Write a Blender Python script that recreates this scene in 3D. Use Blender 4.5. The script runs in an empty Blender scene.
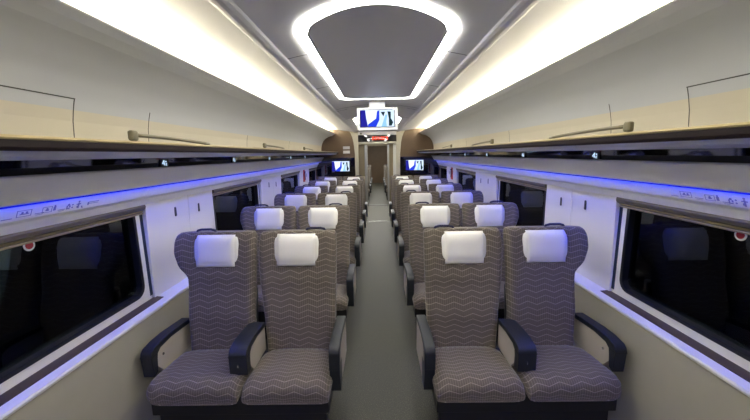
import bpy, bmesh, math
from mathutils import Vector, Matrix

scene = bpy.context.scene
COL = scene.collection
H = 1.72            # eye height
END = 8.40          # end wall of the saloon
BACK = -2.6         # wall behind the viewpoint
R = math.radians

# ---------------------------------------------------------------- camera, world, exposure
def make_camera():
    cam = bpy.data.cameras.new('camera'); co = bpy.data.objects.new('camera', cam); COL.objects.link(co)
    cam.sensor_width = 36.0; cam.lens = 330.0 / 750.0 * 36.0; cam.clip_start = 0.02; cam.clip_end = 100
    pitch, yaw, roll = R(9.63), R(0.52), R(1.0)
    F = Vector((-math.sin(yaw) * math.cos(pitch), math.cos(yaw) * math.cos(pitch), -math.sin(pitch)))
    Rt = Vector((math.cos(yaw), math.sin(yaw), 0))
    U = Rt.cross(F)
    R2 = Rt * math.cos(roll) - U * math.sin(roll)
    U2 = Rt * math.sin(roll) + U * math.cos(roll)
    m = Matrix((R2, U2, -F)).transposed().to_4x4()
    m.translation = Vector((-0.01, 0, H))
    co.matrix_world = m
    scene.camera = co
make_camera()
world = bpy.data.worlds.new('night'); scene.world = world; world.use_nodes = True
world.node_tree.nodes['Background'].inputs[0].default_value = (0.55, 0.7, 0.8, 1)
world.node_tree.nodes['Background'].inputs[1].default_value = 0.006
vs = scene.view_settings
vs.view_transform = 'Standard'; vs.look = 'None'; vs.gamma = 1.0; vs.use_curve_mapping = False
vs.exposure = 2.15
COVE = 14.5         # hidden warm strips behind the cornice of the ceiling
RING = 6.5          # ceiling lamp rings
K_ = 0.9            # the section above the eye line is narrower
BLUE = 12.0         # blue strips above the windows

# ---------------------------------------------------------------- materials
MATS = {}
def srgb(c):
    return tuple(((v / 255) / 12.92 if v / 255 <= 0.04045 else ((v / 255 + 0.055) / 1.055) ** 2.4) for v in c)
def mat(name, col, rough=0.5, metal=0.0, spec=0.5, noise=0.0, nscale=40.0, bump=0.0, coat=0.0):
    m = bpy.data.materials.new(name); m.use_nodes = True; nt = m.node_tree
    b = nt.nodes['Principled BSDF']
    b.inputs['Base Color'].default_value = (*col, 1); b.inputs['Roughness'].default_value = rough
    b.inputs['Metallic'].default_value = metal; b.inputs['Specular IOR Level'].default_value = spec
    b.inputs['Coat Weight'].default_value = coat
    if noise or bump:
        tc = nt.nodes.new('ShaderNodeTexCoord'); n = nt.nodes.new('ShaderNodeTexNoise')
        n.inputs['Scale'].default_value = nscale; n.inputs['Detail'].default_value = 3
        nt.links.new(tc.outputs['Object'], n.inputs['Vector'])
        if noise:
            mx = nt.nodes.new('ShaderNodeMix'); mx.data_type = 'RGBA'
            mx.inputs[6].default_value = (*[c * (1 - noise) for c in col], 1)
            mx.inputs[7].default_value = (*[min(1, c * (1 + noise)) for c in col], 1)
            nt.links.new(n.outputs['Fac'], mx.inputs[0]); nt.links.new(mx.outputs[2], b.inputs['Base Color'])
        if bump:
            bp = nt.nodes.new('ShaderNodeBump'); bp.inputs['Strength'].default_value = bump
            bp.inputs['Distance'].default_value = 0.002
            nt.links.new(n.outputs['Fac'], bp.inputs['Height']); nt.links.new(bp.outputs[0], b.inputs['Normal'])
    MATS[name] = m; return m
def emis(name, col, strength):
    m = bpy.data.materials.new(name); m.use_nodes = True; nt = m.node_tree
    for n in list(nt.nodes): nt.nodes.remove(n)
    e = nt.nodes.new('ShaderNodeEmission'); o = nt.nodes.new('ShaderNodeOutputMaterial')
    e.inputs[0].default_value = (*col, 1); e.inputs[1].default_value = strength
    nt.links.new(e.outputs[0], o.inputs[0]); MATS[name] = m; return m

def fabric(name, base, line, stripe):
    m = bpy.data.materials.new(name); m.use_nodes = True; nt = m.node_tree; L = nt.links.new
    b = nt.nodes['Principled BSDF']; b.inputs['Roughness'].default_value = 0.9
    b.inputs['Specular IOR Level'].default_value = 0.15
    b.inputs['Sheen Weight'].default_value = 0.25; b.inputs['Sheen Roughness'].default_value = 0.4
    tc = nt.nodes.new('ShaderNodeTexCoord'); sp = nt.nodes.new('ShaderNodeSeparateXYZ'); L(tc.outputs['UV'], sp.inputs[0])
    def M(op, a, c=None, clamp=False):
        n = nt.nodes.new('ShaderNodeMath'); n.operation = op; n.use_clamp = clamp
        for i, x in enumerate((a, c)):
            if x is None: continue
            if isinstance(x, (int, float)): n.inputs[i].default_value = x
            else: L(x, n.inputs[i])
        return n.outputs[0]
    u, v = sp.outputs[0], sp.outputs[1]
    zz = M('PINGPONG', u, 0.062)                       # zigzag across the seat
    w = M('ADD', v, M('MULTIPLY', zz, 0.36))
    f = M('FRACT', M('DIVIDE', w, 0.037))
    d = M('ABSOLUTE', M('SUBTRACT', f, 0.5))            # 0 at the line
    ln = M('SUBTRACT', 1.0, M('DIVIDE', d, 0.075), True)
    # every second zigzag a little weaker
    f2 = M('FRACT', M('DIVIDE', w, 0.074))
    wk = M('ADD', 0.8, M('MULTIPLY', M('GREATER_THAN', f2, 0.5), 0.2))
    ln = M('MULTIPLY', ln, wk)
    ps = M('ABSOLUTE', M('SUBTRACT', M('FRACT', M('DIVIDE', u, 0.0135)), 0.5))
    ps = M('SUBTRACT', 1.0, M('DIVIDE', ps, 0.16), True)
    no = nt.nodes.new('ShaderNodeTexNoise'); no.inputs['Scale'].default_value = 260; L(tc.outputs['Object'], no.inputs['Vector'])
    mix0 = nt.nodes.new('ShaderNodeMix'); mix0.data_type = 'RGBA'
    mix0.inputs[6].default_value = (*[c * 0.75 for c in base], 1); mix0.inputs[7].default_value = (*[c * 1.25 for c in base], 1)
    L(no.outputs['Fac'], mix0.inputs[0])
    mix1 = nt.nodes.new('ShaderNodeMix'); mix1.data_type = 'RGBA'; L(M('MULTIPLY', ps, 0.55), mix1.inputs[0])
    L(mix0.outputs[2], mix1.inputs[6]); mix1.inputs[7].default_value = (*stripe, 1)
    mix2 = nt.nodes.new('ShaderNodeMix'); mix2.data_type = 'RGBA'; L(M('MULTIPLY', ln, 0.8), mix2.inputs[0])
    L(mix1.outputs[2], mix2.inputs[6]); mix2.inputs[7].default_value = (*line, 1)
    L(mix2.outputs[2], b.inputs['Base Color'])
    bp = nt.nodes.new('ShaderNodeBump'); bp.inputs['Strength'].default_value = 0.25; bp.inputs['Distance'].default_value = 0.002
    L(no.outputs['Fac'], bp.inputs['Height']); L(bp.outputs[0], b.inputs['Normal'])
    MATS[name] = m; return m

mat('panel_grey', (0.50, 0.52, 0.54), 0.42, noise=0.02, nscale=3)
mat('panel_cream', (0.58, 0.535, 0.42), 0.42, noise=0.02, nscale=3)  # on the upper side walls this cream paints in warmer light
mat('ceiling_grey', (0.80, 0.80, 0.80), 0.45, noise=0.02, nscale=3)
mat('white', (0.78, 0.78, 0.76), 0.35)
mat('white_pillar', (0.74, 0.735, 0.70), 0.38)
mat('lower_wall', (0.40, 0.385, 0.33), 0.55, noise=0.06, nscale=8)
mat('silver_grey', (0.68, 0.69, 0.71), 0.36)
mat('gold', (0.15, 0.13, 0.075), 0.4, metal=0.3)
mat('gold_bright', (0.50, 0.42, 0.24), 0.3, metal=0.7)
mat('olive_metal', (0.22, 0.20, 0.13), 0.4, metal=0.5)
mat('rim_brown', (0.016, 0.009, 0.011), 0.6, spec=0.2)
mat('sill_brown', (0.042, 0.022, 0.018), 0.4, noise=0.3, nscale=60)
mat('gloss_black', (0.006, 0.006, 0.007), 0.04, spec=1.0, coat=0.6)
mat('black', (0.012, 0.012, 0.013), 0.4)
mat('gasket', (0.006, 0.007, 0.010), 0.3)
mat('groove', (0.012, 0.025, 0.05), 0.4)
mat('seam', (0.05, 0.05, 0.045), 0.6)
mat('arm_dark', (0.014, 0.018, 0.025), 0.42)
mat('arm_panel', (0.50, 0.46, 0.40), 0.55)
mat('seat_black', (0.010, 0.010, 0.011), 0.6)
mat('cloth_white', (0.86, 0.86, 0.84), 0.85, bump=0.2, nscale=30)
mat('handle_navy', (0.02, 0.02, 0.07), 0.4)
mat('wood_brown', (0.13, 0.085, 0.05), 0.45, noise=0.15, nscale=5)
mat('frame_cream', (0.46, 0.44, 0.36), 0.4)
mat('tan_panel', (0.22, 0.18, 0.11), 0.4, noise=0.1, nscale=4)
mat('steel', (0.35, 0.36, 0.37), 0.3, metal=0.7)
mat('bezel', (0.55, 0.56, 0.58), 0.35)
mat('icon', (0.20, 0.20, 0.36), 0.5)
mat('sticker_red', (0.50, 0.02, 0.03), 0.4)
mat('sticker_white', (0.8, 0.8, 0.8), 0.4)
mat('extinguisher_red', (0.5, 0.03, 0.02), 0.4)
mat('silver', (0.7, 0.7, 0.7), 0.25, metal=0.9)
fabric('seat_fabric', (0.124, 0.106, 0.088), (0.46, 0.41, 0.35), (0.30, 0.265, 0.235))
emis('cove_emit', (1.0, 0.89, 0.66), COVE)
emis('ring_emit', (1.0, 0.975, 0.90), RING)
emis('blue_emit', (0.01, 0.05, 1.0), BLUE)
emis('blue_lens', (0.01, 0.02, 0.8), 0.22)
emis('led_red', (1.0, 0.06, 0.02), 0.5)
emis('number_lit', (0.55, 0.75, 1.0), 0.28)
for nm, c, s in (('px_sky', (0.62, 0.75, 0.95), 0.9), ('px_white', (0.75, 0.82, 1.0), 1.0), ('px_blue', (0.02, 0.05, 0.62), 0.9),
                 ('px_navy', (0.02, 0.02, 0.30), 0.8), ('px_cyan', (0.28, 0.55, 0.78), 0.9), ('px_dark', (0.02, 0.05, 0.06), 0.6)):
    emis(nm, c, s * 0.33)

def floor_mat():
    m = mat('floor_vinyl', (0.12, 0.12, 0.095), 0.6)
    nt = m.node_tree; L = nt.links.new; b = nt.nodes['Principled BSDF']
    tc = nt.nodes.new('ShaderNodeTexCoord')
    n = nt.nodes.new('ShaderNodeTexNoise'); n.inputs['Scale'].default_value = 160; n.inputs['Detail'].default_value = 1
    L(tc.outputs['Object'], n.inputs['Vector'])
    r = nt.nodes.new('ShaderNodeValToRGB'); e = r.color_ramp.elements
    e[0].position = 0.42; e[0].color = (0.040, 0.041, 0.031, 1); e[1].position = 0.72; e[1].color = (0.14, 0.135, 0.10, 1)
    k = r.color_ramp.elements.new(0.58); k.color = (0.056, 0.057, 0.043, 1)
    L(n.outputs['Fac'], r.inputs[0]); L(r.outputs[0], b.inputs['Base Color'])
floor_mat()

def glass_mat():
    m = bpy.data.materials.new('window_glass'); m.use_nodes = True; nt = m.node_tree; L = nt.links.new
    for n in list(nt.nodes): nt.nodes.remove(n)
    o = nt.nodes.new('ShaderNodeOutputMaterial'); t = nt.nodes.new('ShaderNodeBsdfTransparent'); g = nt.nodes.new('ShaderNodeBsdfGlossy')
    t.inputs[0].default_value = (0.45, 0.55, 0.55, 1); g.inputs[0].default_value = (0.75, 0.8, 0.85, 1); g.inputs['Roughness'].default_value = 0.015
    fr = nt.nodes.new('ShaderNodeFresnel'); fr.inputs[0].default_value = 1.5
    mx = nt.nodes.new('ShaderNodeMixShader'); L(fr.outputs[0], mx.inputs[0]); L(t.outputs[0], mx.inputs[1]); L(g.outputs[0], mx.inputs[2])
    L(mx.outputs[0], o.inputs[0]); MATS['window_glass'] = m
glass_mat()

# ---------------------------------------------------------------- mesh helpers
def link(name, bm, material, parent=None, smooth=False, bevel=0.0, seg=2, angle=35):
    bmesh.ops.recalc_face_normals(bm, faces=bm.faces)
    me = bpy.data.meshes.new(name); bm.to_mesh(me); bm.free()
    if smooth:
        for p in me.polygons: p.use_smooth = True
    o = bpy.data.objects.new(name, me); COL.objects.link(o); me.materials.append(MATS[material])
    if bevel:
        md = o.modifiers.new('bevel', 'BEVEL'); md.width = bevel; md.segments = seg; md.limit_method = 'ANGLE'; md.angle_limit = R(angle)
        for p in me.polygons: p.use_smooth = True
        md2 = o.modifiers.new('wn', 'WEIGHTED_NORMAL')
    if parent is not None:
        o.parent = parent
    return o
def box(bm, x0, x1, y0, y1, z0, z1):
    vs_ = [bm.verts.new((x, y, z)) for x in (x0, x1) for y in (y0, y1) for z in (z0, z1)]
    for f in ((0, 1, 3, 2), (4, 6, 7, 5), (0, 4, 5, 1), (2, 3, 7, 6), (0, 2, 6, 4), (1, 5, 7, 3)):
        bm.faces.new([vs_[i] for i in f])
def prism(bm, pts, a, b, axis='y'):
    """closed prism of a 2D polygon; axis y: pts are (x, z); axis x: pts are (y, z); axis z: pts are (x, y)"""
    def P(p, t):
        return (p[0], t, p[1]) if axis == 'y' else (t, p[0], p[1]) if axis == 'x' else (p[0], p[1], t)
    va = [bm.verts.new(P(p, a)) for p in pts]; vb = [bm.verts.new(P(p, b)) for p in pts]
    n = len(pts)
    bm.faces.new(va); bm.faces.new(vb[::-1])
    for i in range(n):
        bm.faces.new((va[i], vb[i], vb[(i + 1) % n], va[(i + 1) % n]))
def ring_prism(bm, outer, inner, a, b, axis):
    def P(p, t):
        return (p[0], t, p[1]) if axis == 'y' else (t, p[0], p[1]) if axis == 'x' else (p[0], p[1], t)
    n = len(outer)
    A = [bm.verts.new(P(p, a)) for p in outer]; B = [bm.verts.new(P(p, a)) for p in inner]
    C_ = [bm.verts.new(P(p, b)) for p in outer]; D = [bm.verts.new(P(p, b)) for p in inner]
    for i in range(n):
        j = (i + 1) % n
        bm.faces.new((A[i], A[j], B[j], B[i])); bm.faces.new((C_[i], D[i], D[j], C_[j]))
        bm.faces.new((A[i], C_[i], C_[j], A[j])); bm.faces.new((B[i], B[j], D[j], D[i]))
def tube(bm, pts, r, n=10):
    rings = []
    for i, p in enumerate(pts):
        p = Vector(p)
        t = (Vector(pts[min(i + 1, len(pts) - 1)]) - Vector(pts[max(i - 1, 0)])).normalized()
        up = Vector((0, 0, 1)) if abs(t.z) < 0.9 else Vector((1, 0, 0))
        a = t.cross(up).normalized(); b = a.cross(t)
        rr = r[i] if isinstance(r, (list, tuple)) else r
        rings.append([bm.verts.new(p + (a * math.cos(2 * math.pi * k / n) + b * math.sin(2 * math.pi * k / n)) * rr) for k in range(n)])
    for q in range(len(rings) - 1):
        for k in range(n):
            bm.faces.new((rings[q][k], rings[q][(k + 1) % n], rings[q + 1][(k + 1) % n], rings[q + 1][k]))
    bm.faces.new(rings[0][::-1]); bm.faces.new(rings[-1])
def disc(bm, c, r, axis, depth, n=24):
    d = Vector(axis) * depth
    tube(bm, [Vector(c), Vector(c) + d], r, n)
def rrect(y0, y1, z0, z1, r, n=6):
    out = []
    for cy, cz, a0 in ((y1 - r, z1 - r, 0), (y0 + r, z1 - r, 90), (y0 + r, z0 + r, 180), (y1 - r, z0 + r, 270)):
        for k in range(n + 1):
            a = R(a0 + 90 * k / n); out.append((cy + r * math.cos(a), cz + r * math.sin(a)))
    return out
def empty(name, loc):
    o = bpy.data.objects.new(name, None); COL.objects.link(o); o.location = loc; o.empty_display_size = 0.1; return o
def tag(o, label, cat, group=None, kind=None):
    o['label'] = label; o['category'] = cat
    if group: o['group'] = group
    if kind: o['kind'] = kind
    return o
TR = [0]
def struct(name, bm, material, **k):
    if name == 'trim':
        TR[0] += 1; name = 'trim_%d' % TR[0]
    o = link(name, bm, material, **k); o['kind'] = 'structure'; return o
def zz(pts):                       # heights given relative to the eye
    return [(x, z + H) for x, z in pts]
def mir(pts, s): return [(s * x, z) for x, z in pts]

def spline(pts, n=5):
    out = []
    P = [pts[0]] + list(pts) + [pts[-1]]
    for i in range(1, len(P) - 2):
        a, b, c, d = [Vector(P[i + k]) for k in (-1, 0, 1, 2)]
        for k in range(n):
            t = k / n
            v = 0.5 * ((2 * b) + (c - a) * t + (2 * a - 5 * b + 4 * c - d) * t * t + (3 * b - a - 3 * c + d) * t ** 3)
            out.append((v.x, v.y))
    return out + [tuple(pts[-1])]
def sharp_smooth(o, deg=25):
    me = o.data
    b = bmesh.new(); b.from_mesh(me)
    for f in b.faces: f.smooth = True
    for e in b.edges:
        if len(e.link_faces) == 2 and e.calc_face_angle(0) > R(deg): e.smooth = False
    b.to_mesh(me); b.free(); return o
UPPER = []
def up(o, ys=1.0): UPPER.append((o, ys)); return o
# window bays: (y0, y1) openings; the rest is pillar
PILLARS = [(-2.27, -1.34), (-0.07, 0.87), (2.13, 3.04), (4.33, 5.26), (6.53, 7.46)]
WINDOWS = [(-1.34, -0.07), (0.87, 2.13), (3.04, 4.33), (5.26, 6.53), (7.46, END)]

# ---------------------------------------------------------------- floor, ceiling
bm = bmesh.new(); box(bm, -1.7, 1.7, BACK, 20.1, -0.08, 0.0); struct('floor', bm, 'floor_vinyl')
def arch(x): return 0.602 + 0.072 * (1 - (x / 0.61) ** 2)
bm = bmesh.new(); prism(bm, zz([(-0.61 + 1.22 * i / 24, arch(-0.61 + 1.22 * i / 24)) for i in range(25)] + [(0.61, 0.80), (-0.61, 0.80)]), BACK, END)
up(sharp_smooth(struct('ceiling', bm, 'ceiling_grey')))
for s in (-1, 1):
    side = 'left' if s < 0 else 'right'
    bm = bmesh.new(); prism(bm, mir(zz([(0.61, 0.603), (0.65, 0.609), (0.70, 0.617), (0.75, 0.626), (0.80, 0.634), (0.90, 0.649), (1.00, 0.663), (1.10, 0.675), (1.20, 0.684), (1.29, 0.686), (1.335, 0.670), (1.36, 0.62), (1.90, 0.62), (1.90, 0.80), (0.61, 0.80)]), s), BACK, END)
    up(sharp_smooth(struct('ceiling_' + side, bm, 'ceiling_grey')))
    # raised rib between the flat centre and the side vault
    bm = bmesh.new(); prism(bm, mir(zz([(0.572, 0.607), (0.582, 0.598), (0.600, 0.5915), (0.622, 0.5900), (0.645, 0.594), (0.662, 0.603), (0.680, 0.618)]), s), BACK, END)
    up(struct('trim', bm, 'ceiling_grey'))
    # upper side wall, curving in to the light trough
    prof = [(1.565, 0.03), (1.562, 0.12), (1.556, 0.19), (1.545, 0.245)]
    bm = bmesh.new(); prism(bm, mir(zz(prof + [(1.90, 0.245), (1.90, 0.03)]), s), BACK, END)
    up(struct('wall_' + side + '_upper', bm, 'panel_cream'))  # light boundary put into the colour: cream band here, grey curve above
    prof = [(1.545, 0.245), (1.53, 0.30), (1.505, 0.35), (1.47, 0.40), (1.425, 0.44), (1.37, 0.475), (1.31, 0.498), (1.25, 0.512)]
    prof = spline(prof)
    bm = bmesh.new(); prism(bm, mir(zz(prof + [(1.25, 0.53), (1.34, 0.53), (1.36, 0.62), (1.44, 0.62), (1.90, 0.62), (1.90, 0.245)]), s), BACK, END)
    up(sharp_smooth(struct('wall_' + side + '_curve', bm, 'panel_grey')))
    bm = bmesh.new(); prism(bm, mir(zz([(1.25, 0.512), (1.195, 0.540), (1.165, 0.568), (1.162, 0.576), (1.172, 0.578), (1.20, 0.552), (1.25, 0.535), (1.34, 0.535), (1.34, 0.53)][:8]), s), BACK, END)
    up(struct('trim', bm, 'panel_grey'))
    # lower wall and sill
    bm = bmesh.new(); prism(bm, mir([(1.43, 0.0), (1.46, 0.30), (1.475, H - 0.985), (1.72, H - 0.985), (1.72, 0.0)], s), BACK, END)
    struct('wall_' + side, bm, 'lower_wall')
    bm = bmesh.new(); prism(bm, mir(zz([(1.462, -0.962), (1.458, -0.972), (1.462, -0.985), (1.72, -0.985), (1.72, -0.955), (1.60, -0.955)]), s), BACK, END)
    struct('trim', bm, 'white')
    # cornice over the windows: grey underside, lit panel, upper panel
    bm = bmesh.new(); prism(bm, mir(zz([(1.53, -0.300), (1.515, -0.262), (1.50, -0.246), (1.474, -0.190), (1.468, -0.165), (1.468, -0.135), (1.72, -0.135), (1.72, -0.30)]), s), BACK, END)
    struct('trim', bm, 'silver_grey')
    bm = bmesh.new(); prism(bm, mir(zz([(1.4995, -0.2445), (1.4725, -0.187), (1.4665, -0.164), (1.4645, -0.164), (1.4705, -0.188), (1.4965, -0.2455)]), s), BACK, END)
    struct('trim', bm, 'white')
    bm = bmesh.new(); prism(bm, mir(zz([(1.422, -0.176), (1.418, -0.170), (1.35, -0.066), (1.352, -0.060), (1.365, -0.058), (1.72, -0.072), (1.72, -0.135), (1.468, -0.135), (1.44, -0.150), (1.428, -0.172)]), s), BACK, END)
    struct('trim', bm, 'silver_grey')
    # glossy black band under the rack, leaning a little inwards
    bm = bmesh.new(); prism(bm, mir(zz([(1.487, -0.001), (1.4925, -0.066), (1.56, -0.066), (1.56, -0.001)]), s), BACK, END)
    struct('trim', bm, 'gloss_black')
    # hidden lamps
    bm = bmesh.new(); box(bm, *sorted((s * 1.245, s * 1.275)), BACK + 0.05, END - 0.02, H + 0.584, H + 0.598)
    bm2_ = bmesh.new(); box(bm2_, *sorted((s * 1.25, s * 1.27)), BACK + 0.05, END - 0.02, H + 0.530, H + 0.584); up(struct('trim', bm2_, 'white'))
    up(tag(link('cove_light', bm, 'cove_emit'), 'warm white light strip hidden in the ceiling trough on the %s side' % side, 'light strip', 'ceiling cove lights'))
    bm = bmesh.new(); box(bm, *sorted((s * 1.447, s * 1.462)), BACK + 0.05, END - 0.02, H - 0.157, H - 0.151)
    bs = link('blue_light_strip', bm, 'blue_emit')
    bm = bmesh.new(); prism(bm, mir(zz([(1.4225, -0.1765), (1.4195, -0.1730), (1.4195, -0.1765), (1.4230, -0.1812), (1.4265, -0.1795)]), s), BACK + 0.05, END - 0.02)
    link('diffuser', bm, 'blue_lens', bs)
    tag(bs, 'blue light strip running above the windows of the %s wall' % side, 'light strip', 'blue window strips')

# ceiling cross seams
def ceiling_seam(a, b, y):
    n = 12; xs = [a + (b - a) * i / n for i in range(n + 1)]
    bm = bmesh.new(); prism(bm, zz([(x, arch(x) - 0.0012) for x in xs] + [(x, arch(x) + 0.003) for x in xs[::-1]]), y, y + 0.006)
    up(struct('trim', bm, 'seam'), K_)
for y in (-1.2, 0.2, 2.24, 3.24, 4.9, 6.0, 7.1):
    for s in (-1, 1):
        ceiling_seam(s * 0.43, s * 0.575, y)
ceiling_seam(-0.57, 0.57, 4.72)

# walls closing the ends
bm = bmesh.new(); box(bm, -1.72, 1.72, BACK - 0.1, BACK, 0, H + 0.8); struct('wall_back', bm, 'wood_brown')

# ---------------------------------------------------------------- windows, pillars
wi = 0
for s in (-1, 1):
    side = 'left' if s < 0 else 'right'
    for k, (y0, y1) in enumerate(WINDOWS):
        wi += 1
        w = empty('window_%d' % wi, (s * 1.6, (y0 + y1) / 2, H - 0.62)); w['kind'] = 'structure'
        def put(o): o.location = -w.location; return o
        ya, yb = y0 + 0.02, y1 - (0.0 if k == 4 else 0.0)
        outer = rrect(y0, y1, H - 0.955, H - 0.246, 0.001); inner = rrect(y0 + 0.055, y1 - 0.055, H - 0.905, H - 0.30, 0.075)
        bm = bmesh.new(); ring_prism(bm, outer, inner, s * 1.575, s * 1.66, 'x'); put(link('window_frame', bm, 'white', w))
        o2 = rrect(y0 + 0.055, y1 - 0.055, H - 0.905, H - 0.30, 0.075); i2 = rrect(y0 + 0.077, y1 - 0.077, H - 0.883, H - 0.32, 0.06)
        bm = bmesh.new(); ring_prism(bm, o2, i2, s * 1.571, s * 1.665, 'x'); put(link('gasket', bm, 'gasket', w))
        bm = bmesh.new(); prism(bm, i2, s * 1.610, s * 1.618, 'x'); put(link('window_pane', bm, 'window_glass', w))
        # brown strip let into the sill
        bm = bmesh.new(); prism(bm, mir(zz([(1.515, -0.9590), (1.574, -0.9560), (1.574, -0.9505), (1.515, -0.9550)]), s), y0 + 0.01, y1 + 0.03 if k < 4 else y1)
        struct('trim', bm, 'sill_brown')
        # blind rolled up over the window
        b = empty('window_blind', (s * 1.56, (y0 + y1) / 2, H - 0.33))
        def putb(o): o.location = -b.location; return o
        nm = ['behind the viewer', 'nearest the camera', 'second from the camera', 'third from the camera', 'next to the end wall'][k]
        tag(b, 'rolled-up bronze blind over the %s-side window %s' % (side, nm), 'blind', 'window blinds')
        bm = bmesh.new(); prism(bm, mir(zz([(1.573, -0.300), (1.535, -0.300), (1.530, -0.312), (1.534, -0.328), (1.545, -0.338), (1.573, -0.338)]), s), y0 + 0.004, y1 - 0.004)
        putb(link('blind_housing', bm, 'gold', b))
        for zt in (-0.343, -0.358):
            bm = bmesh.new(); prism(bm, mir(zz([(1.548, zt), (1.551, zt + 0.003), (1.569, zt + 0.003), (1.569, zt - 0.005), (1.550, zt - 0.005)]), s), y0 + 0.01, y1 - 0.01)
            putb(link('bottom_bar', bm, 'gold_bright', b))
        bm = bmesh.new(); prism(bm, mir(zz([(1.556, -0.336), (1.569, -0.336), (1.569, -0.362), (1.556, -0.362)]), s), y0 + 0.012, y1 - 0.012)
        putb(link('blind_cloth', bm, 'olive_metal', b))
    for k, (y0, y1) in enumerate(PILLARS):
        ym = y0 + (y1 - y0) * 0.56
        for a, b_ in ((y0 + 0.012, ym - 0.001), (ym + 0.001, y1)):
            bm = bmesh.new(); prism(bm, mir(zz([(1.545, -0.290), (1.555, -0.60), (1.562, -0.956), (1.70, -0.956), (1.70, -0.246), (1.545, -0.246)]), s), a, b_)
            struct('trim', bm, 'white_pillar', bevel=0.003)
        bm = bmesh.new(); box(bm, *sorted((s * 1.5735, s * 1.66)), y0 - 0.014, y0 + 0.013, H - 0.93, H - 0.30); struct('trim', bm, 'groove')
        if k >= 2:
            for q, (yc, zc) in enumerate(((y0 + 0.33, -0.405), (y0 + 0.66, -0.425))):
                bm = bmesh.new(); xo = 1.5475 + 0.010 * ((-zc - 0.29) / 0.31)
                prism(bm, rrect(yc - 0.011, yc + 0.011, H + zc - 0.036, H + zc + 0.036, 0.010), s * (xo - 0.006), s * (xo + 0.004), 'x')
                h = link('coat_hook', bm, 'arm_dark', bevel=0.001)
                tag(h, '%s small dark upright coat hook on the %s wall pillar, %s' % (('nearer', 'farther')[q], side, ['', '', 'beside the front seat row', 'between second and third windows', 'closest to the end wall'][k]), 'coat hook', 'pillar coat hooks')

# seams of the upper wall panels
for s in (-1, 1):
    def seam_up(y, top=0.30):
        bm = bmesh.new()
        pr = [(1.565, 0.08), (1.562, 0.12), (1.556, 0.19), (1.545, 0.245), (1.53, 0.30), (1.505, 0.35)]
        pr = [p for p in pr if p[1] <= top + 1e-6]
        prism(bm, mir(zz([(x - 0.0012, z) for x, z in pr] + [(x + 0.004, z) for x, z in pr[::-1]]), s), y, y + 0.004)
        up(struct('trim', bm, 'seam'), K_)
    seam_up(1.72, 0.30); seam_up(2.28, 0.30)
    seam_up(4.0, 0.245); seam_up(5.9, 0.245)
    bm = bmesh.new(); prism(bm, mir(zz([(1.5288, 0.297), (1.5272, 0.302), (1.536, 0.303), (1.536, 0.297)]), s), 0.2, 1.725)
    up(struct('trim', bm, 'seam'), K_)

# ---------------------------------------------------------------- luggage racks
for s in (-1, 1):
    side = 'left' if s < 0 else 'right'
    r = empty('luggage_rack', (s * 1.3, 3.0, H)); 
    tag(r, 'long luggage rack with bronze edge running above the %s windows' % side, 'luggage rack', 'overhead luggage racks')
    up(r, 1.0)
    def putr(o):
        for v in o.data.vertices: v.co -= r.location
        return o
    bm = bmesh.new(); prism(bm, mir(zz([(1.115, 0.030), (1.15, 0.012), (1.20, 0.002), (1.30, -0.001), (1.486, -0.001), (1.90, -0.001), (1.90, 0.032), (1.30, 0.040), (1.115, 0.052)]), s), BACK, END - 0.01)
    putr(link('shelf', bm, 'silver_grey', r))
    bm = bmesh.new(); prism(bm, mir(zz([(1.118, 0.028), (1.100, 0.030), (1.094, 0.040), (1.094, 0.062), (1.118, 0.062)]), s), BACK, END - 0.01)
    putr(link('edge_band', bm, 'rim_brown', r))
    bm = bmesh.new(); prism(bm, mir(zz([(1.122, 0.062), (1.092, 0.062), (1.090, 0.068), (1.096, 0.076), (1.122, 0.078)]), s), BACK, END - 0.01)
    putr(link('edge_cap', bm, 'gold_bright', r))
    for k, y in enumerate((1.51, 3.27, 5.05)):
        g = up(empty('grab_rail', (s * 1.105, y, H + 0.077)), K_)
        tag(g, 'grey curved grab rail on the %s luggage rack edge, %s' % (side, ('nearest the camera', 'midway along the rack', 'farthest from the camera')[k]), 'grab rail', 'rack grab rails')
        bm = bmesh.new(); box(bm, -0.014, 0.014, -0.02, 0.02, 0.0, 0.046); link('bracket', bm, 'olive_metal', g, bevel=0.009, seg=3)
        bm = bmesh.new()
        pts = [(0, 0.01 + 0.66 * t, 0.006 + 0.020 * (1 - t * t * 1.0)) for t in [i / 14 for i in range(15)]]
        tube(bm, pts, 0.009, 8); link('rail', bm, 'olive_metal', g, smooth=True)
    # lit seat-number signs on the black band
    for k in range(5):
        y = 2.30 + 1.13 * k
        sg = empty('seat_number_sign', (s * 1.487, y, H - 0.035))
        tag(sg, 'small lit number 4 sign on the black band above the %s seats, %s' % (side, ['nearest the camera', 'second from camera', 'third from camera', 'fourth from camera', 'fifth and farthest'][k]), 'sign', 'lit seat number signs')
        bm = bmesh.new(); box(bm, -0.004, 0.004, -0.045, 0.045, -0.026, 0.026); link('sign_plate', bm, 'black', sg, bevel=0.002)
        bm = bmesh.new()
        # on the left wall the reader's right is +y, on the right wall it is -y
        d = 1 if s < 0 else -1; xf = -s * 0.0052
        def stroke(a, b2, wdt=0.004):
            a = Vector((xf, d * a[0], a[1])); b2 = Vector((xf, d * b2[0], b2[1])); tube(bm, [a, b2], wdt * 0.6, 6)
        stroke((-0.006, -0.018), (-0.006, 0.018)); stroke((-0.006, 0.018), (-0.026, -0.006)); stroke((-0.026, -0.006), (0.002, -0.006))
        stroke((0.010, 0.012), (0.010, 0.004)); stroke((0.018, 0.012), (0.018, 0.004))
        stroke((0.012, -0.008), (0.022, -0.004)); stroke((0.012, -0.008), (0.012, -0.018)); stroke((0.012, -0.018), (0.022, -0.018))
        link('sign_digit', bm, 'number_lit', sg)

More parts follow.
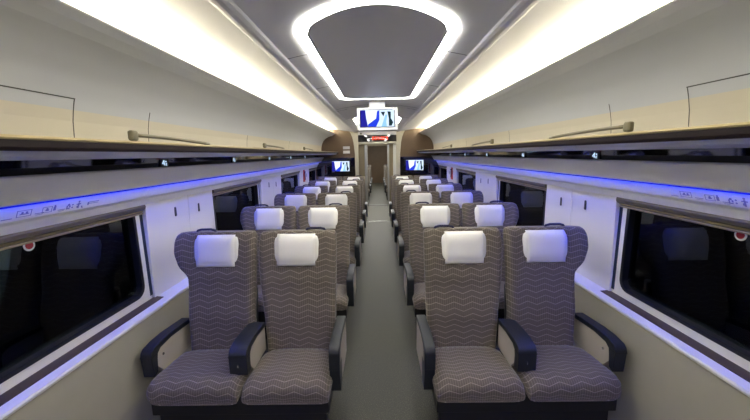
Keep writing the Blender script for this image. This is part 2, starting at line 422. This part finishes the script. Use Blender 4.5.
# ---------------------------------------------------------------- pictogram labels on the lit panel
def picto(s, y, kind, side, desc):
    # the lit panel runs from (1.497,-.246) up to (1.4705,-.188); local frame: a along the wall, c up the panel
    p0 = Vector((s * 1.4955, y, H - 0.2435)); up = Vector((s * (1.4705 - 1.4965), 0, 0.0575)).normalized()
    nrm = Vector((-s, 0, 0)) ; nrm = (nrm - up * nrm.dot(up)).normalized()
    d = Vector((0, 1, 0)) if s < 0 else Vector((0, -1, 0))
    bm = bmesh.new()
    def q(a0, a1, c0, c1, lift=0.0006):
        cs = [p0 + d * a + up * c + nrm * t for t in (0.0, lift) for a, c in ((a0, c0), (a1, c0), (a1, c1), (a0, c1))]
        v = [bm.verts.new(x) for x in cs]
        for f in ((3, 2, 1, 0), (4, 5, 6, 7), (0, 1, 5, 4), (1, 2, 6, 5), (2, 3, 7, 6), (3, 0, 4, 7)): bm.faces.new([v[i] for i in f])
    def dc(a, c, r, n=10):
        pts = [(a + r * math.cos(2 * math.pi * i / n), c + r * math.sin(2 * math.pi * i / n)) for i in range(n)]
        lo = [bm.verts.new(p0 + d * x + up * z) for x, z in pts]; hi = [bm.verts.new(p0 + d * x + up * z + nrm * 0.0006) for x, z in pts]
        bm.faces.new(hi); bm.faces.new(lo[::-1])
        for i in range(n): bm.faces.new((lo[i], lo[(i + 1) % n], hi[(i + 1) % n], hi[i]))
    if kind == 'frame':
        for a in (-0.03, 0.027): q(a, a + 0.0025, 0.012, 0.042)
        for c in (0.012, 0.0395): q(-0.03, 0.0295, c, c + 0.002)
        dc(-0.008, 0.030, 0.005); dc(0.010, 0.030, 0.005); q(-0.018, 0.018, 0.022, 0.026)
        q(0.045, 0.085, 0.014, 0.017); q(0.05, 0.08, 0.008, 0.010); q(-0.085, -0.045, 0.010, 0.013)
    elif kind == 'frame_person':
        for a in (-0.03, 0.012): q(a, a + 0.0025, 0.012, 0.040)
        for c in (0.012, 0.038): q(-0.03, 0.0145, c, c + 0.002)
        dc(-0.008, 0.030, 0.005); q(-0.015, 0.0, 0.020, 0.027)
        dc(0.027, 0.040, 0.0045); q(0.021, 0.033, 0.016, 0.036); q(0.045, 0.080, 0.012, 0.015); q(0.05, 0.075, 0.006, 0.008)
    elif kind == 'seat':
        dc(-0.004, 0.033, 0.0055); q(-0.014, -0.008, 0.010, 0.030); q(-0.014, 0.004, 0.010, 0.015); q(-0.001, 0.006, 0.018, 0.028)
        dc(0.017, 0.030, 0.004); dc(0.017, 0.016, 0.004)
    elif kind == 'person':
        dc(0, 0.042, 0.005); q(-0.004, 0.004, 0.006, 0.036); q(-0.012, 0.012, 0.026, 0.031); q(-0.009, -0.004, 0.010, 0.020); dc(0.020, 0.012, 0.004)
        dc(0.024, 0.006, 0.003)
    elif kind == 'lines':
        q(-0.034, 0.034, 0.028, 0.031); q(-0.028, 0.030, 0.020, 0.0225); q(-0.034, -0.026, 0.014, 0.030)
    o = link('pictogram_label', bm, 'icon'); tag(o, '%s above the nearest %s window' % (desc, side), 'label', 'window pictogram labels')
for s in (-1, 1):
    side = 'left' if s < 0 else 'right'
    ys = (1.345, 1.45, 1.55, 1.60, 1.685) if s < 0 else (1.60, 1.475, 1.39, 1.34, 1.25)
    for y, (_, k, dsc) in zip(ys, ((1.335, 'frame', 'small framed pictogram with two figures'), (1.435, 'frame_person', 'small pictogram of a box with a standing figure'),
                      (1.535, 'seat', 'small pictogram of a seated figure'), (1.590, 'person', 'small pictogram of a person with arms out'), (1.685, 'lines', 'two short dark text lines'))):
        picto(s, y, k, side, dsc)
    # round red-and-white window sticker
    y = 1.452 if s < 0 else 1.445
    g = empty('window_sticker', (s * 1.607, y, H - 0.385))
    tag(g, 'round red sticker with white ring on the nearest %s window' % side, 'sticker', 'round window stickers')
    bm = bmesh.new(); disc(bm, (s * 0.0028, 0, 0), 0.026, (-s, 0, 0), 0.0016); link('white_ring', bm, 'sticker_white', g)
    bm = bmesh.new(); disc(bm, (s * 0.0010, 0, 0), 0.0175, (-s, 0, 0), 0.0012); link('red_dot', bm, 'sticker_red', g)

# ---------------------------------------------------------------- ceiling lamp rings
def ring_lamp(yc, label):
    half, cy, bulge, rad = 0.434, 1.12, 0.21, 0.10
    def outline(inset):
        hw, hy, bl, r = half - inset, cy - inset * 0.9, bulge, rad - inset * 0.5
        pts = []
        # side +x going up, rounded corner, far bow, corner, side -x, near bow
        def bow(t, sgn): return sgn * (hy + bl * (1 - (t / (hw)) ** 2))
        N = 24
        far = [(hw * (1 - 2 * i / N), 0) for i in range(N + 1)]
        raw = []
        for sgn in (1, -1):
            for i in range(N + 1):
                t = (1 - 2 * i / N) * sgn
                a = abs(t)
                # superellipse-like corner softening
                x = hw * t
                yv = hy + bl * (1 - t * t) - (r * (1 - math.sqrt(max(0, 1 - ((a * hw - (hw - r)) / r) ** 2))) if a * hw > hw - r else 0)
                raw.append((x, sgn * yv))
        return raw
    o_, i_ = outline(0.0), outline(0.056)
    e = up(empty('ceiling_lamp', (0, yc, H + 0.602)), K_); tag(e, label, 'ceiling lamp', 'ceiling lamp rings')
    bm = bmesh.new(); ring_prism(bm, o_, i_, -0.008, 0.002, 'z')
    for v in bm.verts: v.co.z += arch(v.co.x) - 0.602
    link('light_ring', bm, 'ring_emit', e)
    t_, u_ = outline(0.056), outline(0.064)
    bm = bmesh.new(); ring_prism(bm, t_, u_, -0.010, 0.002, 'z')
    for v in bm.verts: v.co.z += arch(v.co.x) - 0.602
    link('inner_trim', bm, 'bezel', e)
ring_lamp(2.90, 'large bright white oblong ring lamp on the ceiling nearest the camera')
ring_lamp(7.27, 'bright ring lamp on the ceiling partly hidden behind the hanging monitor')
ring_lamp(-1.50, 'ring lamp on the ceiling above and behind the viewer')

# ---------------------------------------------------------------- screens
def picture(parent, w, h, yf):
    """the film still shown on the screens, in local x,z centred; yf is the front plane"""
    def poly(name, m, pts, off):
        bm = bmesh.new(); prism(bm, [((a - 0.5) * w, (0.5 - b) * h) for a, b in pts], yf - off, yf - off + 0.0006, 'y'); link(name, bm, m, parent)
    poly('picture', 'px_sky', [(0, 0), (1, 0), (1, 1), (0, 1)], 0.0006)
    poly('picture_shape', 'px_navy', [(0, 0.02), (0.14, 0.02), (0.17, 0.5), (0.22, 1), (0, 1)], 0.0014)
    poly('picture_shape', 'px_white', [(0.15, 0.03), (0.50, 0.03), (0.46, 0.5), (0.22, 0.85), (0.18, 0.5)], 0.0014)
    poly('picture_shape', 'px_blue', [(0.22, 0.86), (0.46, 0.52), (0.49, 0.1), (0.56, 0.03), (0.56, 0.6), (0.46, 1), (0.22, 1)], 0.0016)
    poly('picture_shape', 'px_cyan', [(0.62, 1), (0.74, 0.3), (0.80, 0.3), (0.76, 0.7), (0.78, 1)], 0.0014)
    poly('picture_shape', 'px_dark', [(0.60, 0.14), (0.73, 0.12), (0.68, 0.40)], 0.0016)
    poly('picture_shape', 'px_dark', [(0.80, 0.10), (0.90, 0.12), (0.90, 0.5), (0.97, 0.75), (0.92, 0.95), (0.84, 0.95), (0.84, 0.5)], 0.0016)
m_ = up(empty('hanging_monitor', (0.0, 4.40, H + 0.445)), K_)
tag(m_, 'silver-framed video monitor hanging from the ceiling above the aisle', 'monitor')
m_.rotation_euler = (R(-6), 0, 0)
bm = bmesh.new(); box(bm, -0.262, 0.262, -0.028, 0.03, -0.150, 0.140); link('housing', bm, 'bezel', m_, bevel=0.006)
bm = bmesh.new(); box(bm, -0.225, 0.225, -0.0295, -0.0275, -0.112, 0.118); link('screen', bm, 'gloss_black', m_)
sc_ = empty('film_picture', (0, 0, 0.003)); sc_.parent = m_; picture(sc_, 0.432, 0.215, -0.030)
bm = bmesh.new(); box(bm, -0.10, 0.10, -0.01, 0.025, 0.135, 0.212); link('ceiling_mount', bm, 'bezel', m_)

# ---------------------------------------------------------------- end wall, doorway, vestibule
E0, E1 = END, END + 0.10
bm = bmesh.new()
for s in (-1, 1):
    prism(bm, mir([(0.52, 0), (1.72, 0), (1.72, H + 0.62), (0.52, H + 0.62)], s), E0, E1)
bm2 = bmesh.new()
struct('wall_end', bm, 'wood_brown')
bm = bmesh.new(); box(bm, -1.72, 1.72, E0, E1, H + 0.62, H + 0.82); box(bm, -0.52, 0.52, E0, E1, H + 0.26, H + 0.62); struct('wall_end_header', bm, 'wood_brown')
bm2.free()
# flared pale portal around the doorway
for s in (-1, 1):
    bm = bmesh.new()
    prism(bm, mir([(0.475, 0), (0.475, H + 0.47), (0.475, H + 0.57), (0.70, H + 0.57), (0.66, H + 0.52), (0.62, H + 0.42), (0.59, H + 0.28), (0.565, H), (0.56, 0)], s), E0 - 0.05, E0 - 0.002)
    struct('trim', bm, 'frame_cream', bevel=0.004)
bm = bmesh.new(); prism(bm, zz([(-0.475, 0.25), (0.475, 0.25), (0.475, 0.30), (-0.475, 0.30)]), E0 - 0.05, E1); struct('trim', bm, 'frame_cream', bevel=0.003)
bm = bmesh.new(); prism(bm, zz([(-0.475, 0.465), (0.475, 0.465), (0.475, 0.60), (-0.475, 0.60)]), E0 - 0.05, E0 - 0.002); struct('trim', bm, 'ceiling_grey', bevel=0.003)
d_ = empty('information_display', (0, E0 - 0.03, H + 0.382)); tag(d_, 'black message display with red lit characters over the end doorway', 'display')
bm = bmesh.new(); box(bm, -0.474, 0.474, -0.012, 0.027, -0.081, 0.081); link('display_housing', bm, 'gloss_black', d_)
bm = bmesh.new()
pat = ["111011101010011101110111", "101001001010010101000101", "111001001110011101100111", "101001001010010101000110", "101011100010010101110101"]
for r_i, row in enumerate(pat):
    for c_i, ch in enumerate(row):
        if ch == '1':
            x = -0.12 + c_i * 0.0165; z = 0.034 - r_i * 0.0165
            box(bm, x - 0.007, x + 0.007, -0.0145, -0.0115, z - 0.007, z + 0.007)
link('lit_characters', bm, 'led_red', d_)
bm = bmesh.new(); tube(bm, [(-0.40, E0 - 0.052, H + 0.505), (-0.40, E0 - 0.075, H + 0.495)], [0.02, 0.012], 12); tag(link('ceiling_camera', bm, 'black'), 'tiny black camera dome over the left of the end doorway', 'camera')

for s in (-1, 1):
    side = 'left' if s < 0 else 'right'
    t = empty('wall_television', (s * 0.93, E0 - 0.02, H - 0.29)); tag(t, 'small lit television in the black panel on the %s of the end wall' % side, 'television', 'end wall televisions')
    bm = bmesh.new(); box(bm, -0.245, 0.245, -0.012, 0.0, -0.155, 0.155); link('television_frame', bm, 'gloss_black', t)
    pe = empty('film_picture', (0, 0, 0)); pe.parent = t; picture(pe, 0.44, 0.25, -0.013)
    bm = bmesh.new(); box(bm, *sorted((s * 0.575, s * 1.54)), E0 - 0.02, E0 - 0.001, H - 0.54, H - 0.08); struct('trim', bm, 'gloss_black')
for z, mt, lb in ((0.06, 'sticker_white', 'small white notice on the brown end wall, lower of two'), (0.165, 'bezel', 'small grey notice on the brown end wall, upper of two')):
    bm = bmesh.new(); box(bm, -0.86, -0.69, E0 - 0.006, E0 - 0.0005, H + z - 0.035, H + z + 0.035); tag(link('wall_notice', bm, mt), lb, 'notice')

# threshold, vestibule shell
bm = bmesh.new(); box(bm, -0.475, 0.475, E0 - 0.03, E0, 0.0, 0.004); struct('trim', bm, 'silver')
V1 = 11.3
for s, sd in ((-1, 'left'), (1, 'right')):
    bm = bmesh.new(); box(bm, *sorted((s * 0.56, s * 0.66)), E1, V1, 0, H + 0.6); struct('wall_vestibule_' + sd, bm, 'tan_panel')
    bm = bmesh.new(); box(bm, *sorted((s * 0.37, s * 1.72)), V1, V1 + 0.12, 0, H + 0.6); struct('wall_far_' + sd, bm, 'tan_panel')
    bm = bmesh.new(); box(bm, *sorted((s * 0.34, s * 0.40)), V1 - 0.03, V1 + 0.15, 0, H + 0.30); struct('trim', bm, 'steel')
    bm = bmesh.new(); box(bm, *sorted((s * 1.60, s * 1.72)), V1, 20, 0, H + 0.7); struct('wall_next_car_' + sd, bm, 'panel_cream')
bm = bmesh.new(); box(bm, -0.66, 0.66, E1, V1, H + 0.42, H + 0.5); struct('ceiling_vestibule', bm, 'ceiling_grey')
bm = bmesh.new(); box(bm, -0.37, 0.37, V1, V1 + 0.12, H + 0.27, H + 0.6); struct('trim', bm, 'tan_panel')
bm = bmesh.new(); box(bm, -1.72, 1.72, V1, 20, H + 0.6, H + 0.7); struct('ceiling_next_car', bm, 'ceiling_grey')
bm = bmesh.new(); box(bm, -1.72, 1.72, 20, 20.1, 0, H + 0.7); struct('wall_next_car_end', bm, 'wood_brown')
bm = bmesh.new(); box(bm, -0.50, 0.50, V1 - 0.25, V1 - 0.02, 0.0, 0.006); struct('trim', bm, 'black')
# lamps of the vestibule and the next car
bm = bmesh.new(); box(bm, -0.30, 0.30, 9.3, 10.3, H + 0.41, H + 0.419); tag(link('ceiling_lamp', bm, 'ring_emit'), 'flat lamp on the ceiling of the vestibule beyond the doorway', 'ceiling lamp')
for k, y in enumerate((12.3, 14.8, 17.3)):
    bm = bmesh.new(); box(bm, -0.30, 0.30, y, y + 0.6, H + 0.585, H + 0.599); tag(link('ceiling_lamp', bm, 'ring_emit'), ('nearest', 'middle', 'farthest')[k] + ' ceiling lamp in the next carriage seen through the doorway', 'ceiling lamp')
# sliding door leaf standing open at the left, glass partition posts
dd = empty('door_1', (-0.43, E1 + 0.05, 0)); dd['kind'] = 'structure'
bm = bmesh.new(); box(bm, -0.13, 0.10, -0.02, 0.02, 0.01, 1.96); link('door_leaf', bm, 'tan_panel', dd)
bm = bmesh.new(); box(bm, 0.10, 0.135, -0.025, 0.025, 0.01, 1.96); link('door_edge', bm, 'steel', dd, bevel=0.004)
bm = bmesh.new(); box(bm, 0.30, 0.36, E1 + 0.02, E1 + 0.06, 0, 1.96); struct('trim', bm, 'tan_panel')
bm = bmesh.new(); box(bm, 0.40, 0.475, E1 + 0.0, E1 + 0.05, 0, 1.96); struct('trim', bm, 'white')

# fire hammers / extinguisher boxes on the far pillars
for s in (-1, 1):
    side = 'left' if s < 0 else 'right'
    f = empty('emergency_hammer', (s * 1.545, 6.92, H - 0.42)); tag(f, 'red emergency hammer case on the far %s wall pillar' % side, 'emergency hammer', 'red emergency hammers')
    bm = bmesh.new(); box(bm, -0.014, 0.014, -0.055, 0.055, -0.13, 0.13); link('case', bm, 'extinguisher_red', f, bevel=0.008)
    bm = bmesh.new(); tube(bm, [(-s * 0.02, 0, -0.09), (-s * 0.02, 0, 0.07)], 0.010, 8); tube(bm, [(-s * 0.02, -0.035, 0.075), (-s * 0.02, 0.035, 0.075)], 0.014, 8); link('hammer', bm, 'black', f, smooth=True)

# ---------------------------------------------------------------- seats
def uvloft(rows, close_ends=True, uvs=None, cols_closed=True):
    """rows: list of rings (lists of Vector), uvs: matching list of (u, v)"""
    bm = bmesh.new(); uvl = bm.loops.layers.uv.new('UVMap')
    V = [[bm.verts.new(p) for p in r] for r in rows]; n = len(rows[0]); U = {}
    for r, rr in enumerate(V):
        for k, v in enumerate(rr): U[v] = uvs[r][k]
    for r in range(len(V) - 1):
        for k in range(n if cols_closed else n - 1):
            bm.faces.new((V[r][k], V[r][(k + 1) % n], V[r + 1][(k + 1) % n], V[r + 1][k]))
    if close_ends:
        bm.faces.new(V[0][::-1]); bm.faces.new(V[-1])
    for f in bm.faces:
        for l in f.loops: l[uvl].uv = U[l.vert]
    return bm

def lerp_table(tab, z):
    for (z0, *a), (z1, *b) in zip(tab, tab[1:]):
        if z <= z1:
            t = 0 if z1 == z0 else max(0, (z - z0) / (z1 - z0)); t = t * t * (3 - 2 * t)
            return [p + (q - p) * t for p, q in zip(a, b)]
    return list(tab[-1][1:])

def backrest_bm(cx, s, window):
    """front of the seat faces -y; local y=0 is the plane of the head cushion; s=+1: outer side is +x (right block)"""
    # z, y of front, thickness, inner half width, outer half width, wing push forward
    if window:
        tab = [(0.36, -0.135, 0.10, 0.262, 0.205, 0.0), (0.60, -0.105, 0.12, 0.266, 0.212, 0.008), (0.90, -0.036, 0.12, 0.268, 0.226, 0.014),
               (0.985, -0.010, 0.12, 0.270, 0.302, 0.026), (1.06, 0.010, 0.12, 0.272, 0.330, 0.030), (1.135, 0.027, 0.11, 0.273, 0.330, 0.026), (1.18, 0.040, 0.085, 0.272, 0.316, 0.014), (1.202, 0.052, 0.05, 0.258, 0.285, 0.004)]
    else:
        tab = [(0.36, -0.135, 0.10, 0.262, 0.228, 0.0), (0.60, -0.105, 0.12, 0.266, 0.245, 0.008), (0.86, -0.045, 0.12, 0.270, 0.280, 0.014),
               (0.98, -0.010, 0.12, 0.273, 0.292, 0.022), (1.06, 0.010, 0.12, 0.274, 0.295, 0.026), (1.135, 0.027, 0.11, 0.274, 0.290, 0.022), (1.18, 0.040, 0.085, 0.272, 0.285, 0.012), (1.202, 0.052, 0.05, 0.260, 0.262, 0.004)]
    zs = [0.36 + (1.202 - 0.36) * i / 34 for i in range(35)]
    zs = sorted(set([round(z, 4) for z in zs] + [1.17, 1.19, 1.197]))
    rows, uvs = [], []
    for z in zs:
        yf, th, wi_, wo, push = lerp_table(tab, z)
        wl, wr = (wi_, wo) if s > 0 else (wo, wi_)
        ring, uv = [], []
        NF = 20
        for k in range(NF + 1):                       # front from left to right
            t = -1 + 2 * k / NF; w_ = wr if t > 0 else wl; a = abs(t)
            x = cx + t * w_
            edge = max(0, (a - 0.80) / 0.20)
            y = yf - push * (max(0, (a - 0.45) / 0.40) if a < 0.85 else 1) + th * 0.42 * (1 - math.sqrt(max(0, 1 - edge * edge)))
            if a > 0.93 and False: pass
            y += 0.008 * (1 - a)* -1
            ring.append(Vector((x, y, z))); uv.append((x, z))
        for k in range(1, 12):                        # back from right to left
            t = 1 - 2 * k / 12; w_ = wr if t > 0 else wl; a = abs(t)
            x = cx + t * w_ * 0.99
            edge = max(0, (a - 0.6) / 0.4)
            y = yf + th - th * 0.40 * (1 - math.sqrt(max(0, 1 - edge * edge)))
            ring.append(Vector((x, y, z))); uv.append((x + 0.7, z))
        rows.append(ring); uvs.append(uv)
    return uvloft(rows, True, uvs)

def cushion_bm(x0, x1, outer_round, s):
    """loft from back to front (y), cross-section in xz"""
    ys = [(-0.10, 0.43, 0.33, 0), (-0.25, 0.425, 0.33, 0), (-0.38, 0.440, 0.33, 0), (-0.46, 0.450, 0.33, 0.002), (-0.50, 0.446, 0.328, 0.010), (-0.525, 0.433, 0.328, 0.022), (-0.540, 0.412, 0.332, 0.040), (-0.546, 0.388, 0.340, 0.055), (-0.540, 0.350, 0.335, 0.06)]
    rows, uvs = [], []; arc = 0; py = None
    for (y, zt, zb, ins) in ys:
        if py: arc += math.hypot(y - py[0], zt - py[1])
        py = (y, zt)
        insL = ins * (outer_round if s < 0 else 0.08); insR = ins * (outer_round if s > 0 else 0.08)
        a, b = x0 + insL, x1 - insR; ring, uv = [], []
        N = 14
        for k in range(N + 1):
            t = k / N; x = a + (b - a) * t
            e = min(t, 1 - t) * (b - a); rr = 0.028; h = zt - zb
            drop = 0 if e > rr else (rr - math.sqrt(max(0, rr * rr - (rr - e) ** 2))) * min(1, h / 0.09)
            z = zt - drop + 0.010 * math.sin(math.pi * t)
            ring.append(Vector((x, y, z))); uv.append((x, -arc))
        for k in range(N + 1):
            t = 1 - k / N; x = a + (b - a) * t; e = min(t, 1 - t) * (b - a); rr = 0.03
            rise = 0 if e > rr else (rr - math.sqrt(max(0, rr * rr - (rr - e) ** 2))) * min(1, (zt - zb) / 0.09)
            ring.append(Vector((x, y, zb + rise * 0.6))); uv.append((x, -arc - 0.12))
        rows.append(ring); uvs.append(uv)
    return uvloft(rows, True, uvs)

def pillow_bm(cx, w=0.160, h=0.098, tilt=0.17):
    bm = bmesh.new(); NU, NV = 20, 14; F, B = [], []
    def sup(a, p): return math.copysign(abs(a) ** p, a)
    for j in range(NV + 1):
        r1, r2 = [], []
        for i in range(NU + 1):
            a = -1 + 2 * i / NU; b = -1 + 2 * j / NV
            # rounded-rectangle grid
            ex = a * math.sqrt(max(0, 1 - 0.20 * abs(b) ** 4)); ez = b * math.sqrt(max(0, 1 - 0.22 * abs(a) ** 4))
            bul = (max(0, 1 - abs(a) ** 5) * max(0, 1 - abs(b) ** 4)) ** 0.5
            x = cx + ex * w; z = 1.10 + ez * h
            y0 = 0.018 + (z - 1.10) * tilt
            r1.append(bm.verts.new((x, y0 - 0.038 * bul, z)))
            r2.append(bm.verts.new((x, y0 + 0.015 * bul + 0.004, z)))
        F.append(r1); B.append(r2)
    for j in range(NV):
        for i in range(NU):
            bm.faces.new((F[j][i], F[j][i + 1], F[j + 1][i + 1], F[j + 1][i])); bm.faces.new((B[j][i], B[j + 1][i], B[j + 1][i + 1], B[j][i + 1]))
    for j in range(NV):
        bm.faces.new((F[j][0], F[j + 1][0], B[j + 1][0], B[j][0])); bm.faces.new((F[j][NU], B[j][NU], B[j + 1][NU], F[j + 1][NU]))
    for i in range(NU):
        bm.faces.new((F[0][i], B[0][i], B[0][i + 1], F[0][i + 1])); bm.faces.new((F[NV][i], F[NV][i + 1], B[NV][i + 1], B[NV][i]))
    return bm
def cloth_bm(cx, s):
    bm = bmesh.new(); w = 0.132; N, Mv = 12, 14; A, B = [], []
    for j in range(Mv + 1):
        b = j / Mv; z = 1.203 - b * 0.212
        r1, r2 = [], []
        for i in range(N + 1):
            a = -1 + 2 * i / N; bb = (z - 1.10) / 0.098
            bul = max(0, 1 - min(1, abs(bb)) ** 4) ** 0.5 * (1 - abs(a * w / 0.16) ** 5) ** 0.5
            if bb < -0.6: bul = max(bul, 0.55)
            y = 0.018 + (z - 1.10) * 0.17 - 0.038 * bul - 0.004 + 0.0012 * math.sin(5 * a + 3 * b)
            x = cx + a * w + 0.002 * math.sin(4 * b)
            r1.append(bm.verts.new((x, y, z))); r2.append(bm.verts.new((x, y + 0.003, z)))
        A.append(r1); B.append(r2)
    for j in range(Mv):
        for i in range(N):
            bm.faces.new((A[j][i], A[j + 1][i], A[j + 1][i + 1], A[j][i + 1])); bm.faces.new((B[j][i], B[j][i + 1], B[j + 1][i + 1], B[j + 1][i]))
        bm.faces.new((A[j][0], B[j][0], B[j + 1][0], A[j + 1][0])); bm.faces.new((A[j][N], A[j + 1][N], B[j + 1][N], B[j][N]))
    for i in range(N):
        bm.faces.new((A[0][i], A[0][i + 1], B[0][i + 1], B[0][i])); bm.faces.new((A[Mv][i], B[Mv][i], B[Mv][i + 1], A[Mv][i + 1]))
    return bm

def armrest(parent, xc, w, s, kind):
    f = -0.43; hw = w / 2
    # dark pad over the top, coming down at the front
    pts = [(f, 0.475), (f, 0.600), (f + 0.008, 0.624), (f + 0.028, 0.640), (f + 0.10, 0.652), (f + 0.20, 0.652), (-0.09, 0.640), (-0.09, 0.608), (f + 0.20, 0.620), (f + 0.09, 0.612), (f + 0.062, 0.592), (f + 0.055, 0.560), (f + 0.055, 0.475)]
    if kind == 'window': pts[-1] = (f + 0.045, 0.455); pts[0] = (f + 0.01, 0.44)
    pts = [(y, z - (0.042 if z > 0.54 else (0.035 if kind == 'centre' else 0.015))) for y, z in pts]
    ext = 0.0 if kind == 'centre' else 0.09
    pts = [(y + (ext if y > -0.1 else 0), z - (0.008 if ext and y > -0.1 else 0)) for y, z in pts]
    bm = bmesh.new(); prism(bm, pts, xc - hw, xc + hw, 'x')
    a = link('armrest', bm, 'arm_dark', parent, bevel=0.004, seg=3)
    low = 0.325 if kind == 'aisle' else 0.40
    pp = [(f + 0.050, low + 0.07), (f + 0.050, 0.560), (f + 0.062, 0.594), (f + 0.09, 0.616), (f + 0.20, 0.626), (-0.095, 0.620), (-0.095, low), (f + 0.11, low)]
    pp = [(y, z - (0.042 if z > 0.54 else 0.0)) for y, z in pp]
    pp = [(y + (ext if y > -0.1 else 0), z - (0.008 if ext and y > -0.1 and z > 0.5 else 0)) for y, z in pp]
    bm = bmesh.new(); prism(bm, pp, xc - hw * 0.93, xc + hw * 0.93, 'x')
    p = link('side_panel', bm, 'arm_panel', a, bevel=0.003); p['label'] = 'light grey side panel'
    # crease where the pad meets the front plate
    bm = bmesh.new(); box(bm, xc - hw * 1.01, xc + hw * 1.01, f - 0.001, f + 0.05, 0.552, 0.555); link('seam_line', bm, 'seat_black', a)
    if kind == 'aisle':
        bm = bmesh.new(); prism(bm, [(f + 0.004, 0.470), (f + 0.004, 0.43), (f + 0.040, 0.298), (f + 0.11, 0.298), (f + 0.13, 0.470)], xc - hw * 0.97, xc + hw * 0.97, 'x')
        link('lower_cover', bm, 'arm_dark', a, bevel=0.004)
    if kind == 'centre':
        bm = bmesh.new(); box(bm, xc - 0.002, xc + 0.002, f - 0.003, f + 0.001, 0.490, 0.505); link('button', bm, 'silver', a)
    if kind == 'window':
        bm = bmesh.new(); disc(bm, (xc - s * hw * 0.9, f + 0.105, 0.520), 0.008, (-s, 0, 0), 0.006, 16); o = link('recline_button', bm, 'silver', a); o['label'] = 'round silver button'
    return a

def make_pair(s):
    root = empty('double_seat', (0, 0, 0))
    AX, WX = s * 0.565, s * 1.120
    for cx, win in ((AX, False), (WX, True)):
        b = link('backrest', backrest_bm(cx, s, win), 'seat_fabric', root, smooth=True)
        b.modifiers.new('sub', 'SUBSURF').levels = 1; b.modifiers['sub'].render_levels = 1
        px = cx + s * (0.012)
        p = link('headrest_pillow', pillow_bm(px), 'cloth_white', root, smooth=True); p.location.z = -0.018
        link('headrest_cloth', cloth_bm(px, s), 'cloth_white', p, smooth=True)
        hx = cx + (s * 0.10 if win else -s * 0.115)
        bm = bmesh.new()
        pts = [(hx - 0.070, 0.072, 1.192), (hx - 0.060, 0.070, 1.210), (hx - 0.035, 0.068, 1.217), (hx + 0.035, 0.068, 1.217), (hx + 0.060, 0.070, 1.210), (hx + 0.070, 0.072, 1.192)]
        tube(bm, pts, 0.0085, 10)
        box(bm, hx - 0.075, hx + 0.075, 0.060, 0.098, 1.185, 1.200)
        link('grab_handle', bm, 'handle_navy', root, smooth=False, bevel=0.002)
        # back shell with a rear pocket
        bm = bmesh.new(); wl, wr = (0.23, 0.19) if s > 0 else (0.19, 0.23)
        prism(bm, [(-0.03, 0.36), (0.005, 0.50), (0.055, 0.78), (0.075, 0.78), (0.030, 0.50), (0.0, 0.36)], cx - wl, cx + wr, 'x')
        link('back_pocket', bm, 'arm_dark', root, bevel=0.004)
    for (a, b_), rnd in ((sorted((s * 0.296, s * 0.810)), 0.25), (sorted((s * 0.813, s * 1.376)), 1.3)):
        o = link('seat_cushion', cushion_bm(a, b_, rnd, s), 'seat_fabric', root, smooth=True)
        o.modifiers.new('sub', 'SUBSURF').levels = 1; o.modifiers['sub'].render_levels = 1
    armrest(root, s * 0.282, 0.064, s, 'aisle'); armrest(root, s * 0.850, 0.108, s, 'centre'); armrest(root, s * 1.392, 0.068, s, 'window')
    bm = bmesh.new(); box(bm, *sorted((s * 0.312, s * 1.34)), -0.505, -0.02, 0.24, 0.338); box(bm, *sorted((s * 0.33, s * 1.31)), -0.49, -0.44, 0.03, 0.25); link('seat_base', bm, 'seat_black', root, bevel=0.004)
    bm = bmesh.new(); box(bm, *sorted((s * 0.55, s * 1.10)), -0.42, -0.10, 0.03, 0.25); box(bm, *sorted((s * 0.40, s * 1.25)), -0.44, -0.08, 0.0, 0.035); link('pedestal', bm, 'seat_black', root, bevel=0.008)
    bm = bmesh.new(); tube(bm, [(s * 0.42, 0.12, 0.14), (s * 1.22, 0.12, 0.14)], 0.014, 10)
    for x in (0.5, 1.15): tube(bm, [(s * x, 0.12, 0.14), (s * x, -0.06, 0.26)], 0.011, 8)
    link('footrest', bm, 'seat_black', root)
    return root
def copy_tree(o, parent=None):
    c = o.copy(); COL.objects.link(c)
    if parent is not None: c.parent = parent
    for ch in list(o.children): copy_tree(ch, c)
    return c
ORD = ['in the front row nearest the camera', 'in the second row from the camera', 'in the third row from the camera', 'in the fourth row from the camera', 'in the fifth row from the camera', 'in the last row before the end wall']
P0, PITCH = 2.19, 1.13
for s in (-1, 1):
    side = 'left' if s < 0 else 'right'
    proto = make_pair(s); kids = [c for c in proto.children]
    for k in range(6):
        o = proto if k == 0 else None
        if k: o = copy_tree(proto)
        o.location = (0, P0 + PITCH * k, 0)
        tag(o, 'taupe patterned double seat %s, %s of the aisle' % (ORD[k], side), 'train seat', 'double seats of the %s block' % side)
    for k in range(4):
        o = copy_tree(proto); o.location = (0, 12.6 + PITCH * k, 0)
        tag(o, 'double seat in the next carriage glimpsed through the doorway, %s of its aisle' % side, 'train seat', 'next carriage %s seats' % side)

# ---------------------------------------------------------------- the whole upper section is drawn at 1:1 above and brought to its true size here
K = 0.9
def shrink_mesh(o, ys, done=set()):
    if o.type == 'MESH' and o.data.name not in done:
        done.add(o.data.name)
        top = o.parent is None
        for v in o.data.vertices:
            if top: v.co = Vector((v.co.x * K, v.co.y * ys, H + (v.co.z - H) * K))
            else: v.co = Vector((v.co.x * K, v.co.y * ys, v.co.z * K))
    if o.parent is not None or o.type == 'EMPTY':
        L = o.location
        if o.parent is None: o.location = (L.x * K, L.y * ys, H + (L.z - H) * K)
        else: o.location = L * K
    for c in o.children: shrink_mesh(c, ys)
for o, ys in UPPER: shrink_mesh(o, ys)
